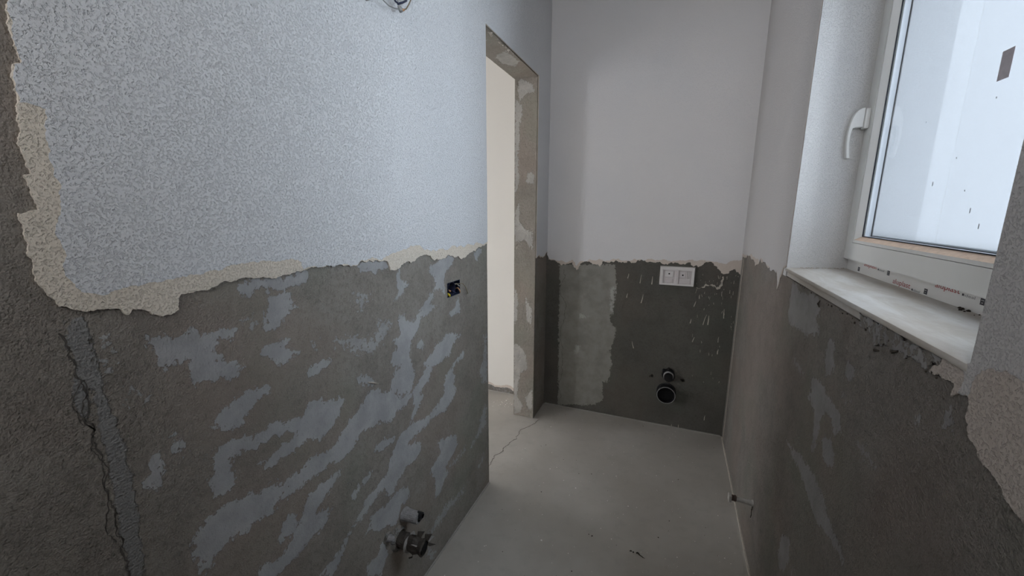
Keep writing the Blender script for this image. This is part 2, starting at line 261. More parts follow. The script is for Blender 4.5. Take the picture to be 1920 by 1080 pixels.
def stucco(name, col, col2, grain=260., depth=.0014, pits=.55):
    """sprayed and dabbed wall coat with small pits"""
    m = N(name); p = m.pos(); big = m.noise(p, 2.2, 2, .6); mid = m.noise(p, 14, 2)
    c = m.mix(m.rng(big, .35, .68), col, col2)
    c = m.mix(m.math('MULTIPLY', mid, .12), c, tuple(x*.8 for x in col))
    g = m.noise(p, grain, 3, .6); g2 = m.noise(p, grain*2.6, 2, .5)
    pit = m.rng(m.noise(m.pos((1,1,1), (.5,.2,.3)), grain*.62, 2, .55, .3), .24, .38, pits*2.4, 0)
    h = m.math('SUBTRACT', m.math('ADD', m.rng(g, .30, .52), m.math('MULTIPLY', g2, .30)), pit)
    return m.bsdf(c, .92, m.bump(h, depth), spec=.15)
def plaster(name, base, base2, patch, hi=None, dark=None, tape=None, rough_amp=1.):
    """bare trowelled plaster; the wear masks carried by the wall mark skim patches, tape and cracks"""
    m = N(name); p = m.pos()
    n_big = m.noise(p, 2.3, 3, .6); n_mid = m.noise(p, 11, 3, .62); n_fine = m.noise(p, 75, 3, .65); n_grain = m.noise(p, 330, 1, .7)
    c = m.mix(m.rng(n_big, .34, .66), base, base2)
    c = m.mix(m.math('MULTIPLY', m.rng(n_mid, .40, .68), .5), c, tuple(x*.70 for x in base))
    n_med = m.noise(m.pos((1, 1, .55)), 190, 2, .6)
    c = m.mix(m.math('MULTIPLY', m.rng(n_fine, .45, .72), .42), c, tuple(x*.60 for x in base))
    c = m.mix(m.math('MULTIPLY', m.rng(n_med, .56, .74), .5), c, tuple(x*.48 for x in base))
    c = m.mix(m.math('MULTIPLY', m.rng(n_grain, .58, .75), .35), c, tuple(min(1, x*1.35) for x in base2))
    warm = m.noise(m.pos((1,1,1), (.1,.3,1.2)), 2.9, 1)
    c = m.mix(m.math('MULTIPLY', m.rng(warm, .48, .66), .35), c, (base[0]*1.10, base[1]*.97, base[2]*.93))
    tint = m.noise(m.pos((1,1,1), (.4,.9,.2)), 3.7, 1)
    c = m.mix(m.math('MULTIPLY', m.rng(tint, .5, .68), .25), c, (base[0]*.82, base[1]*1.0, base[2]*.92))
    # ragged skim patches: traced distance broken by streaky noise
    streak = m.noise(m.pos((60, 34, 34), (.7, 0, 0)), 1.0, 2, .7)
    rag = m.math('ADD', m.math('MULTIPLY', m.math('SUBTRACT', n_fine, .5), .034), m.math('MULTIPLY', m.math('SUBTRACT', streak, .5), .030))
    rag = m.math('ADD', rag, m.math('MULTIPLY', m.math('SUBTRACT', n_med, .5), .016))
    d = m.math('ADD', m.attr('patch'), rag)
    k = m.rng(d, -.0012, .0016)
    sp = m.math('ADD', m.attr('speck'), m.math('MULTIPLY', m.math('SUBTRACT', n_fine, .56), .11))
    k2 = m.math('MULTIPLY', m.rng(sp, -.001, .004), .75)
    kk = m.math('MAXIMUM', k, k2)
    pc = m.mix(m.rng(n_mid, .35, .68), patch, tuple(x*.80 for x in patch))
    pc = m.mix(m.math('MULTIPLY', m.rng(n_med, .58, .76), .35), pc, tuple(x*.6 for x in patch))
    c = m.mix(kk, c, pc)
    h = m.math('ADD', m.math('MULTIPLY', n_grain, .55), m.math('MULTIPLY', n_fine, .9))
    h = m.math('MULTIPLY', h, m.math('SUBTRACT', 1., m.math('MULTIPLY', kk, .72)))
    h = m.math('ADD', h, m.math('MULTIPLY', kk, .8))
    if tape:
        tp = m.rng(m.math('ADD', m.attr('tape'), m.math('MULTIPLY', rag, .35)), -.001, .002)
        c = m.mix(m.math('MULTIPLY', tp, .85), c, tape)
        weave = m.n('TexWave', wave_type='BANDS', bands_direction='Z', ins={'Vector': p, 'Scale': 55., 'Distortion': 2.2, 'Detail': 2.}).outputs['Fac']
        h = m.math('ADD', h, m.math('MULTIPLY', tp, m.math('ADD', m.math('MULTIPLY', weave, .12), .8)))
    if dark:
        dk = m.rng(m.math('ADD', m.attr('dark'), m.math('MULTIPLY', rag, .5)), -.001, .003)
        c = m.mix(dk, c, dark); h = m.math('SUBTRACT', h, m.math('MULTIPLY', m.math('MULTIPLY', dk, n_fine), 1.6))
    if hi:
        hk = m.rng(m.math('ADD', m.attr('hi'), m.math('MULTIPLY', rag, 1.2)), -.006, .012)
        c = m.mix(m.math('MULTIPLY', hk, .7), c, hi)
    return m.bsdf(c, .88, m.bump(m.math('ADD', h, m.math('MULTIPLY', n_med, .5)), .0032*rough_amp), spec=.2)

M_white = stucco('white_wall_paint', (.785,.79,.805), (.76,.768,.785))  # cool tint of the sky light mixed into the left wall's white
M_white_fine = stucco('white_wall_paint_fine', (.77,.745,.735), (.745,.73,.73), 190., .0004, .1)
M_white_shaded = stucco('white_wall_paint_shaded', (.56,.535,.52), (.545,.525,.515), 300., .0011, .5)  # same white paint, darkened to hold the right wall's dimmer light
M_reveal_shaded = stucco('white_reveal_paint_shaded', (.64,.622,.605), (.63,.617,.605), 300., .0009, .3)  # white paint greyed, shade of the recess put into the colour
M_cream = stucco('cream_undercoat', (.82,.735,.625), (.78,.705,.61))
M_cream_shaded = stucco('cream_undercoat_shaded', (.54,.47,.415), (.52,.46,.41))  # the cream coat again, with the right wall's shade in its colour
M_cream_fine = stucco('cream_undercoat_fine', (.66,.57,.50), (.68,.60,.53), 140., .0008, .1)
M_hall = simple('hall_paint', (.80,.77,.72), .9, spec=.1, var=.03, scale=6, bump=.0003)
M_plL = plaster('grey_plaster', (.268,.242,.211), (.298,.275,.246), (.41,.407,.41), dark=(.13,.115,.098), tape=(.255,.253,.25))
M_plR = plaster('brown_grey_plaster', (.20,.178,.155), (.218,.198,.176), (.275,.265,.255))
M_plB = plaster('damp_green_plaster', (.138,.131,.114), (.112,.105,.092), (.30,.288,.257), hi=(.46,.45,.42), rough_amp=.7)
M_jamb = plaster('jamb_plaster', (.33,.296,.254), (.30,.27,.232), (.46,.435,.40), rough_amp=1.3)
M_ceiling = simple('ceiling_paint', (.58,.56,.53), .9, spec=.1, var=.03, scale=5)
M_pvc = simple('white_pvc', (.80,.79,.76), .32, spec=.5, var=.02, scale=20, bump=.00005)
M_gasket = simple('black_gasket', (.012,.013,.02), .6)
M_spacer = simple('aluminium_spacer', (.75,.77,.80), .35, metal=.6, var=.03)
M_dust = simple('dusty_bead', (.62,.46,.35), .85, var=.25, scale=70, bump=.001)
M_blackpl = simple('black_pipe_plastic', (.012,.012,.013), .28, spec=.5, var=.2)
M_dark = simple('dark_void', (.006,.006,.006), .9, var=.1)
M_greyrim = simple('grey_pipe_plastic', (.42,.41,.41), .4, spec=.5, var=.05)
M_frame = simple('white_abs', (.72,.69,.67), .45, var=.02, bump=.00005)
M_insert = simple('pinkish_white_abs', (.66,.61,.60), .5, var=.03, bump=.00005)
M_red = simple('red_print', (.42,.05,.05), .6, var=.1)
M_ink = simple('black_print', (.05,.05,.06), .6, var=.2)
M_greyink = simple('grey_print', (.22,.22,.22), .6, var=.1)
M_sticker = simple('grey_sticker', (.60,.55,.59), .7, var=.2, scale=90)
M_film = simple('white_film', (.82,.80,.77), .3, spec=.5, var=.03, scale=15)
M_boxblue = simple('blue_black_box', (.012,.02,.045), .5)
M_yellow = simple('yellow_cable', (.62,.48,.03), .45)
M_copper = simple('copper_end', (.55,.30,.16), .4, metal=.7)
M_olive = simple('olive_wire', (.23,.19,.12), .5)
M_greywire = simple('grey_wire', (.30,.30,.29), .5)
M_navy = simple('navy_cable', (.03,.035,.07), .4)
M_wrap = simple('plaster_caked_wrap', (.26,.25,.25), .85, var=.55, scale=90, bump=.002)
M_torn = simple('torn_brown_wrap', (.06,.05,.042), .7, var=.6, scale=60, bump=.002)
M_tornlight = simple('torn_pale_wrap', (.34,.32,.30), .7, var=.4, scale=80, bump=.002)
M_steel = simple('dusty_steel', (.46,.44,.41), .5, metal=.15, var=.25, scale=80, bump=.0006)
M_rust = simple('rusty_thread', (.09,.06,.05), .8, var=.4, scale=120, bump=.001)
M_speck = simple('white_plaster_speck', (.78,.76,.72), .9, var=.1)
M_debris = simple('dark_debris', (.05,.04,.03), .9, var=.4)
M_blocker = simple('sky_blocker_render', (.17,.172,.178), .9, spec=.1, var=.03, scale=4)  # for the walls added outside to block sky light
M_lining = simple('pane_dimming_grey', (.12,.121,.125), .9, spec=.1, var=.05, scale=8)  # grey picked to dim the far strip of the pane
M_crack = simple('crack_gap', (.11,.10,.09), .95, spec=.05)
M_strip = simple('edge_strip', (.36,.34,.31), .8, var=.2, scale=40)
M_chip = simple('pale_chipped_plaster', (.48,.43,.37), .9, var=.3, scale=60, bump=.002)

def floor_material():
    m = N('screed'); p = m.pos()
    a = m.noise(p, 3.1, 3, .6); b = m.noise(p, 19, 4, .6); g = m.noise(p, 240, 2, .7)
    c = m.mix(m.rng(a, .33, .68), (.385,.358,.318), (.435,.41,.37))
    c = m.mix(m.math('MULTIPLY', m.rng(b, .5, .7), .3), c, (.33,.315,.28))
    v = m.n('TexVoronoi', ins={'Vector': p, 'Scale': 46.}); sel = m.n('SeparateColor', ins={0: v.outputs['Color']}).outputs[0]
    dot = m.math('MULTIPLY', m.rng(v.outputs['Distance'], .06, .13, 1, 0), m.rng(sel, .86, .9))
    c = m.mix(m.math('MULTIPLY', dot, .8), c, (.62,.60,.56))
    h = m.math('ADD', m.math('MULTIPLY', g, .4), b)
    return m.bsdf(c, m.rng(a, .3, .7, .55, .75), m.bump(h, .0008), spec=.3)
M_floor = floor_material()
def sill_material():
    m = N('sill_stone'); p = m.pos((1, .25, 1)); a = m.noise(p, 16, 6, .65, .5); b = m.noise(m.pos(), 60, 4)
    c = m.mix(m.rng(a, .35, .68), (.42,.375,.325), (.53,.505,.475)); c = m.mix(m.math('MULTIPLY', m.rng(b, .5, .7), .3), c, (.40,.35,.29))
    return m.bsdf(c, .6, m.bump(b, .0005), spec=.35)
M_sill = sill_material()
def clear_glass(name):
    m = N(name)
    tr = m.n('BsdfTransparent', ins={0: (.96,.98,.98,1)}); gl = m.n('BsdfGlossy', ins={0: (1,1,1,1), 'Roughness': .02})
    fr = m.math('MULTIPLY', m.n('Fresnel', ins={0: 1.45}).outputs[0], m.math('SUBTRACT', 1., m.n('NewGeometry').outputs['Backfacing']))
    mx = m.n('MixShader', ins={0: fr, 1: tr.outputs[0], 2: gl.outputs[0]}); m.t.links.new(mx.outputs[0], m.out.inputs[0]); return m.m
M_glass = clear_glass('clear_glass')
def milk_glass():
    """matt privacy glass: scatters most of the daylight, lets part straight through"""
    m = N('milk_glass'); p = m.pos()
    dirt = m.rng(m.noise(p, 70, 3), .68, .74)
    tl = m.n('BsdfTranslucent', ins={0: m.mix(m.math('MULTIPLY', dirt, .3), (.90,.95,1.), (.6,.6,.6))}); tr = m.n('BsdfTransparent', ins={0: (.92,.97,1,1)})
    mx = m.n('MixShader', ins={0: MILK, 1: tl.outputs[0], 2: tr.outputs[0]})
    m.t.links.new(mx.outputs[0], m.out.inputs[0]); return m.m
M_milk = milk_glass()

# ---------------------------------------------------------------- setting
CEIL = 2.62; YBACK = -.65; HYN = .12; WT = .14
S = dict(kind='structure')
JB = (1.276, 1.374, 1.029, 1.086, .05)                                    # recess of the wall box
wl = wall('wall_left', PL, YBACK, YB+.04, 0, CEIL, WT, [(YN, YF, -1, ZD), JB], M_plL, .011, {
    'patch': lambda u, v: sdf(u, v, L_PATCH), 'speck': lambda u, v: sdf(u, v, L_SPECK),
    'tape': lambda u, v: sdf(u, v, [L_TAPE, L_TAPE2]), 'dark': lambda u, v: sdf(u, v, [L_DARK])}, **S)
RW = (WY0-.050, WY1+.064, WZ0-.03, WZ1)
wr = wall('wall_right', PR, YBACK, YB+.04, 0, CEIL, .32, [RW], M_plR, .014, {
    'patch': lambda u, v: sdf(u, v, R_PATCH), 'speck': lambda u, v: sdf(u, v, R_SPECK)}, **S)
wb = wall('wall_back', PB, XL-.001, XR+.32, 0, CEIL, .12, [], M_plB, .014, {
    'patch': lambda u, v: sdf(u, v, B_PATCH), 'speck': lambda u, v: sdf(u, v, []), 'hi': lambda u, v: sdf(u, v, B_HI)}, **S)
def plain_box(name, a, b, mat, parent=None, **p): return MB().box(a, b).build(name, mat, parent, **p)
wall('wall_front', lambda u, v, d: (u, YBACK+d, v), XL-WT, XR+.32, 0, CEIL, .55, [(FWX0, FWX1, FWZ0, FWZ1)], M_hall, .4, **S)  # opening added for fill light, wall deepened to shade the low parts
plain_box('ceiling', (-3.72, YBACK-.55, CEIL), (XR+.32, YB+.16, CEIL+.1), M_ceiling, **S)
def crack(name, line, place, w, parent, seed):
    """a hairline crack: a dark sliver following the line"""
    rnd = random.Random(seed); pts = jag(line, .35, .008, seed); L_ = []; R2 = []
    for i, (a, b) in enumerate(pts):
        c, d = pts[min(i+1, len(pts)-1)]; e, f = pts[max(i-1, 0)]; dx, dy = c-e, d-f; l = math.hypot(dx, dy) or 1
        k = w*rnd.uniform(.15, .75); L_.append((a-dy/l*k, b+dx/l*k)); R2.append((a+dy/l*k, b-dx/l*k))
    n = len(pts); v = [place(a, b, .0006) for a, b in L_]+[place(a, b, .0006) for a, b in R2]+[place(a, b, -.0002) for a, b in L_]+[place(a, b, -.0002) for a, b in R2]; f = []
    for i in range(n-1): f += [(i, i+1, n+i+1, n+i), (i, 2*n+i, 2*n+i+1, i+1), (n+i, n+i+1, 3*n+i+1, 3*n+i)]
    return mesh_obj(name, v, f, M_crack, parent)
def build_floor():
    us = axis_steps(-3.6, XR+.02, .03, [XL-WT]); vs = axis_steps(YBACK, YB+.05, .03, [])
    line = [(-842,1640),(-837,1788),(-815,1900),(-790,2040),(-752,2243),(-735,2310)]
    nv = len(vs); v = [(a, b, 0) for a in us for b in vs]
    f = [(i*nv+j, (i+1)*nv+j, (i+1)*nv+j+1, i*nv+j+1) for i in range(len(us)-1) for j in range(nv-1)]
    mb = MB().box((-3.72, YBACK-.55, -.1), (XR+.32, YB+.16, -.0005)); n0 = len(v)
    o = mesh_obj('floor', v+mb.v, f+[tuple(i+n0 for i in q) for q in mb.f], M_floor, **S)
    crack('floor_joint', [(a/1000, c/1000) for a, c in line], lambda u, v, d: (u, v, d), .0022, o, 3)
build_floor()
# room beyond the doorway
HX0 = -3.60; HYW = 2.585
hw = plain_box('wall_hall_far', (HX0-.12, HYW, 0), (XL-WT, HYW+.12, CEIL), M_hall, **S)
mb = MB()
base_line = jag([(x, .028+.010*math.sin(x*9)) for x in np.linspace(HX0, XL-WT, 24)], .3, .01, 5)
layer('bare_plaster_strip', base_line+[(XL-WT, .002), (HX0, .002)], lambda u, v, d: (u, HYW-d, v), 0, .0015, M_plR, hw)
layer('cream_edge', [(u, v+.001) for u, v in base_line]+[(u, v+.02+.006*math.sin(u*23)) for u, v in base_line[::-1]], lambda u, v, d: (u, HYW-d, v), 0, .001, M_cream_fine, hw)
wall('wall_hall_side', lambda u, v, d: (HX0+d, u, v), HYN-.2, HYW+.12, 0, CEIL, .20, [(HSY0, HSY1, HSZ0, HSZ1)], M_hall, .4, **S)
wall('wall_hall_near', lambda u, v, d: (u, HYN+d, v), HX0, XL-WT, 0, CEIL, .20, [(HWX0, HWX1, HWZ0, HWZ1)], M_hall, .4, **S)
def plain_window(name, x0, x1, y, z0, z1):
    w2 = thing(name, None, None, (x0, y, z0), kind='structure'); a0 = MB(); dx, dz = x1-x0, z1-z0
    for A, B in (((0,0,0),(dx,.07,.07)), ((0,0,dz-.07),(dx,.07,dz)), ((0,0,.07),(.07,.07,dz-.07)), ((dx-.07,0,.07),(dx,.07,dz-.07))): a0.box(A, B)
    a0.build('window_frame', M_pvc, w2)
    plain_box('pane', (.07,.03,.07), (dx-.07,.036,dz-.07), M_glass, w2)
plain_window('added_hall_window', HWX0, HWX1, HYN-.15, HWZ0, HWZ1)  # added for its light, out of view
w4 = thing('added_hall_side_window', None, None, (HX0-.14, HSY0, HSZ0), kind='structure'); a0 = MB(); dy, dz = HSY1-HSY0, HSZ1-HSZ0
for A, B in (((0,0,0),(.07,dy,.06)), ((0,0,dz-.06),(.07,dy,dz)), ((0,0,.06),(.07,.06,dz-.06)), ((0,dy-.06,.06),(.07,dy,dz-.06))): a0.box(A, B)
a0.build('window_frame', M_pvc, w4)
plain_box('pane', (.03,.06,.06), (.036,dy-.06,dz-.06), M_glass, w4)  # low side window added for its light, out of view
plain_window('added_fill_window', FWX0, FWX1, YBACK-.50, FWZ0, FWZ1)  # added for fill light from behind, out of view

# ---------------------------------------------------------------- wall coats
top = CEIL-.001
pl = jag(mm(L_COAT), .34, .0024, 3); z_st = 1.066
stub_edge = jag([(YF+.002, z_st), (YF+.06, z_st+.012), (YF+.12, z_st-.006), (YB-.03, z_st+.008), (YB-.003, z_st+.03)], .4, .006, 9)
left_up = jag([(.275, top), (.268, 2.3), (.281, 2.0), (.272, 1.8), (.277, 1.609)], .35, .006, 21)
layer('undercoat', left_up[:-1]+pl+[(YN-.0015, pl[-1][1]), (YN-.0015, ZD+.0015), (YF+.002, ZD+.0015)]+stub_edge+[(YB-.003, top)], PL, 0, .0042, M_cream, wl)
pp = jag(mm(L_PAINT), .3, .004, 4)
layer('white_paint', [(a+.002, b) for a, b in left_up[:-1]]+pp+[(YN-.002, pp[-1][1]), (YN-.002, ZD+.002), (YF+.0025, ZD+.002)]+[(a, b+.004) for a, b in stub_edge]+[(YB-.004, top)], PL, .0042, .0047, M_white, wl)
# back wall
bc = jag(mm(BCOAT), .5, .005, 6); bp = jag(mm(BPAINT), .35, .006, 7)
clampx = lambda pts: [(min(max(a, XL+.002), XR-.0005), b) for a, b in pts]
layer('undercoat', clampx(bc)+[(XR-.0005, top), (XL+.002, top)], PB, 0, .0022, M_cream_fine, wb)
layer('white_paint', clampx(bp)+[(XR-.0005, top), (XL+.002, top)], PB, .0022, .0026, M_white_fine, wb)
# right wall: far piece and over-window piece, then the near piece
rf = jag(mm(RCOATF), .35, .006, 8); rfp = jag(mm(RPAINTF), .3, .006, 10)
rn = jag(mm(RCOATN), .32, .0025, 11); rnp = jag(mm(RPAINTN), .45, .005, 12)
near_low = jag([(.52, 1.034), (.40, 1.0), (.2, .97), (-.2, .98), (YBACK+.003, .97)], .4, .01, 13)
clampR = lambda pts: [(min(a, YB-.0022), b) for a, b in pts]
E_ = .0015
layer('undercoat', [(YB-.0022, rf[0][1])]+clampR(rf)+[(WY1+E_, WZ0+.006), (WY1+E_, WZ1+E_), (WY0-E_, WZ1+E_), (WY0-E_, WZ0-.001)]+rn+near_low+[(YBACK+.003, top), (YB-.0022, top)], PR, 0, .0024, M_cream_shaded, wr)
layer('white_paint', [(YB-.0022, rfp[0][1]+.004)]+clampR(rfp)+[(WY1+E_, WZ0+.01), (WY1+E_, WZ1+E_), (WY0-E_, WZ1+E_), (WY0-E_, WZ0+.002)]+rnp+[(.40, 1.17), (.1, 1.18), (YBACK+.003, 1.17), (YBACK+.003, top), (YB-.0022, top)], PR, .0024, .0029, M_white_shaded, wr)
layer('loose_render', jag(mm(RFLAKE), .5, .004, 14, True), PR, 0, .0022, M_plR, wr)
MB().box((XR-.0015, 2.488, .005), (XR, 2.497, 1.10)).build('corner_strip', M_chip, wr)
MB().box((XR-.0012, YB-.012, .005), (XR, YB-.006, 1.09)).build('corner_strip', M_strip, wr)
# doorway reveals, skimmed by hand
def reveal(name, us, vs, place, polys, parent, wob):
    nv = len(vs); rnd = random.Random(4)
    v = [place(a, b, .004+wob*(rnd.random()-.5)) for a in us for b in vs]
    f = [(i*nv+j, (i+1)*nv+j, (i+1)*nv+j+1, i*nv+j+1) for i in range(len(us)-1) for j in range(nv-1)]
    n0 = len(v); A = place(us[0], vs[0], .0005); B = place(us[-1], vs[-1], 0)
    mb = MB().box([min(x, y) for x, y in zip(A, B)], [max(x, y) for x, y in zip(A, B)])
    o = mesh_obj(name, v+mb.v, f+[tuple(i+n0 for i in q) for q in mb.f], M_jamb, parent)
    for k, P in (('patch', polys), ('speck', [])):
        at = o.data.attributes.new(k, 'FLOAT', 'POINT'); arr = np.full(n0+8, -.06, np.float32)
        arr[:n0] = sdf(us, vs, P).astype(np.float32).ravel(); at.data.foreach_set('value', arr)
    return o
reveal('door_reveal', axis_steps(XL-WT+.001, XL-.001, .012, []), axis_steps(.001, ZD-.004, .012, []), PJ, J_PATCH, wl, .0012)
reveal('door_reveal', axis_steps(XL-WT+.001, XL-.001, .012, []), axis_steps(.001, ZD-.004, .012, []), lambda u, v, d: (u, YN+d, v), J_PATCH[5:], wl, .0012)
HEADP = [[(-905,1640),(-840,1660),(-835,1760),(-870,1800),(-905,1790)], [(-880,1950),(-800,1900),(-790,2050),(-840,2120),(-880,2050)]]
reveal('door_head', axis_steps(XL-WT+.001, XL-.001, .012, []), axis_steps(YN+.004, YF-.004, .012, []), lambda u, v, d: (u, v, ZD-d), HEADP, wl, .0012)
# chipped beads of filler along the head edge
rnd = random.Random(8); mb = MB()
for k in range(16):
    y = YN+.06+.5*rnd.random()*rnd.random(); s = .003+.006*rnd.random()
    mb.lathe([(0,s),(.5*s,s*.8),(.9*s,0.0005)], (XL-.004-.01*rnd.random(), y, ZD-.004), (0,0,-1), 6)
mb.build('filler_lumps', M_chip, wl, kind='stuff')
# scraped ridge and small marks on the left wall
MB().tube([PL(.8325,.876,.002), PL(.85,.868,.0035), PL(.873,.855,.002)], [.0015,.003,.001], 6).build('scraped_ridge', M_chip, wl)
crack('crack', mm(L_CRACK), PL, .0019, wl, 5)
crack('crack', [(a/1000-.006, b/1000) for a, b in L_TAPE[10:16]], PL, .0012, wl, 6)
crack('crack', [(.272,1.115),(.258,1.098),(.257,1.07),(.266,1.046),(.272,1.035)], PL, .0013, wl, 7)
crack('crack', [(-.654,.973),(-.652,.775),(-.651,.60),(-.650,.44),(-.648,.246),(-.652,.06)], PB, .0018, wb, 8)
# plaster drips on the dark back wall
mb = MB(); rnd = random.Random(2)
for (x0,z0,x1,z1) in DRIP_M:
    a = (x0/1000, z0/1000); b = (x1/1000, z1/1000); r = .0016+.0012*rnd.random()
    mb.tube([PB(a[0],a[1],0), PB((a[0]*.6+b[0]*.4)+rnd.uniform(-.002,.002),a[1]*.6+b[1]*.4,.0005), PB(b[0],b[1],.0006)], [r*.5, r, r*1.3], 6)
for k in range(60):
    u = rnd.uniform(.14,.355); w = rnd.uniform(.86,1.0) if k < 36 else rnd.uniform(.3,.85)
    l = rnd.uniform(.004,.022); r = rnd.uniform(.0004,.0011)
    mb.tube([PB(u,w,0), PB(u+rnd.uniform(-.004,.004),w-l,.0004)], [r, r*1.4], 5)
mb.build('plaster_drips', M_chip, wb, kind='stuff')
layer('plaster_smear', jag(mm([(140,915),(165,912),(182,921),(190,938),(214,931),(232,934),(246,921),(262,925),(270,940),(273,985),(279,986),(279,935),(268,917),(248,909),(228,924),(195,926),(185,913),(160,906)]), .5, .004, 31, True), PB, 0, .0018, M_chip, wb)
# rough crumbled bits under the sill
mb = MB(); rnd = random.Random(12)
for k in range(46):
    y = rnd.uniform(.70, 1.50); z = WZ0-.028-.02*rnd.random()*(1.6-y)
    s = rnd.uniform(.0008,.0030)*(1.6-.6*y)
    mb.lathe([(0,s),(s*.6,s*rnd.uniform(.6,.9)),(s*.9,.0004)], PR(y,z,0), (-1,rnd.uniform(-.4,.4),rnd.uniform(-.4,.4)), 5)
mb.build('crumbled_render', M_debris, wr, kind='stuff')
for (y, z, l, a) in ((1.232,1.122,.018,-.1), (.9009,1.107,.016,1.35), (.842,1.124,.020,1.1)):
    MB().tube([PR(y-l/2*math.sin(a),z+l/2*math.cos(a),.0005), PR(y,z,.004), PR(y+l/2*math.sin(a),z-l/2*math.cos(a),.0005)], [.001,.0028,.001], 6).build('gouge_crumb', M_debris, wr)
# edge strips between screed and walls
MB().box((XL, YBACK+.01, 0), (XL+.005, YN-.001, .006)).build('trim_1', M_strip, **S)
MB().box((XR-.005, YBACK+.01, 0), (XR, YB-.02, .008)).build('trim_2', M_chip, **S)
MB().box((XL+.01, YB-.006, 0), (XR-.01, YB, .006)).build('trim_3', M_strip, **S)

# ---------------------------------------------------------------- window in the right wall
FX = .543; SX = .529; GX = .546                                           # fixed frame face, sash face, inner pane
def splay(y_wall, y_frame, y_hole):
    """plastered, slightly splayed side of the window recess: a solid wedge"""
    us = np.linspace(0, 1, 15); zs = np.linspace(WZ0-.03, WZ1, 60); rnd = random.Random(3); v = []; nz = len(zs)
    for t in us:
        for z in zs: v.append((XR+.0002+(FX+.002-XR)*t, y_wall+(y_frame-y_wall)*t+.0006*rnd.random(), z))
    f = [(i*nz+j, (i+1)*nz+j, (i+1)*nz+j+1, i*nz+j+1) for i in range(14) for j in range(nz-1)]
    n0 = len(v); xa, xb, za, zb = XR+.0002, FX+.002, WZ0-.03, WZ1
    q = [(xa,y_wall), (xb,y_frame), (xb,y_hole), (xa,y_hole)]
    v += [(x,y,za) for x,y in q]+[(x,y,zb) for x,y in q]
    f += [tuple(n0+k for k in w) for w in ((0,1,2,3),(7,6,5,4),(1,5,6,2),(2,6,7,3),(3,7,4,0))]
    return mesh_obj('window_reveal', v, f, M_reveal_shaded, wr)
splay(WY1, WY1+.052, WY1+.064); splay(WY0, WY0-.045, WY0-.050)
win = thing('window_1', None, None, (FX, (WY0+WY1)/2, WZ0), kind='structure')
ox, oy, oz = FX, (WY0+WY1)/2, WZ0
def wl_(p): return (p[0]-ox, p[1]-oy, p[2]-oz)
def wbox(name, a, b, mat, parent, r=None):
    mb = MB(); a = wl_(a); b = wl_(b)
    mb.bbox(a, b, r) if r else mb.box(a, b)
    return mb.build(name, mat, parent)
FY0, FY1 = WY0-.045, WY1+.060; FZ1 = WZ1+.01
fr = MB()
for A, B in (((FX,FY0,WZ0-.012),(FX+.07,FY1,WZ0+.058)), ((FX,FY0,FZ1-.06),(FX+.07,FY1,FZ1)), ((FX,FY0,WZ0+.058),(FX+.07,FY0+.06,FZ1-.06)), ((FX,FY1-.06,WZ0+.058),(FX+.07,FY1,FZ1-.06))): fr.box(wl_(A), wl_(B))
frame = fr.build('window_frame', M_film, win)
SY0, SY1, SZ0, SZ1 = WY0-.012, 1.650, 1.2045, FZ1-.03
st = .050; gy0, gy1, gz0, gz1 = SY0+st, SY1-st, SZ0+.053, SZ1-.053      # inner edge of the sash rails
def mitred(y0,y1,z0,z1, Y0,Y1,Z0,Z1, x0, x1, xb=None):
    """four mitred members between an outer and an inner rectangle; x0 is the outer edge face, x1 the inner"""
    O = [(y0,z0),(y1,z0),(y1,z1),(y0,z1)]; I = [(Y0,Z0),(Y1,Z0),(Y1,Z1),(Y0,Z1)]; xb = xb or FX+.05; out = []
    for i in range(4):
        j = (i+1)%4; mb = MB()
        v = [(x0,*O[i]),(x0,*O[j]),(x1,*I[j]),(x1,*I[i]),(xb,*O[i]),(xb,*O[j]),(xb,*I[j]),(xb,*I[i])]
        mb.add([wl_(q) for q in v], [(0,1,2,3),(4,7,6,5),(0,4,5,1),(1,5,6,2),(2,6,7,3),(3,7,4,0)]); out.append(mb)
    return out
rails = mitred(SY0,SY1,SZ0,SZ1, gy0,gy1,gz0,gz1, SX, SX+.0005, FX-.0005)
sash = thing('sash', None, None, (0,0,0)); sash.parent = win
sash_parts = ['sash_rail','sash_stile','sash_rail','sash_stile']
for nm, mb in zip(sash_parts, rails): mb.build(nm, M_pvc, sash)
# glazing beads: a flat lip, then a slope down to the glass
bY0,bY1,bZ0,bZ1 = gy0+.009, gy1-.009, gz0+.010, gz1-.010
cY0,cY1,cZ0,cZ1 = gy0+.024, gy1-.024, gz0+.021, gz1-.021
for mb in mitred(gy0+.0012,gy1-.0012,gz0+.0012,gz1-.0012, bY0,bY1,bZ0,bZ1, SX+.0015, SX+.001, FX+.02): mb.build('glazing_bead', M_pvc, sash)
for i, mb in enumerate(mitred(bY0,bY1,bZ0,bZ1, cY0,cY1,cZ0,cZ1, SX+.001, GX-.0015, GX+.002)): mb.build('bead_slope', M_dust if i == 0 else M_pvc, sash)
for mb in mitred(cY0,cY1,cZ0,cZ1, cY0+.0025,cY1-.0025,cZ0+.0025,cZ1-.0025, GX-.002, GX-.002, GX+.001): mb.build('gasket', M_gasket, sash)
wbox('inner_pane', (GX, cY0-.004, cZ0-.004), (GX+.004, cY1+.004, cZ1+.004), M_glass, win)
sp0 = GX+.0045; sp1 = GX+.020
for mb in mitred(cY0-.002,cY1+.002,cZ0-.002,cZ1+.002, cY0+.001,cY1-.001,cZ0+.001,cZ1-.001, sp0, sp0, sp1-.001): mb.build('spacer_bar', M_spacer, win)
for mb in mitred(cY0-.002,cY1+.002,cZ0-.002,cZ1+.002, cY0+.002,cY1-.002,cZ0+.002,cZ1-.002, sp1-.001, sp1-.001, sp1+.0004): mb.build('spacer_seal', M_gasket, win)
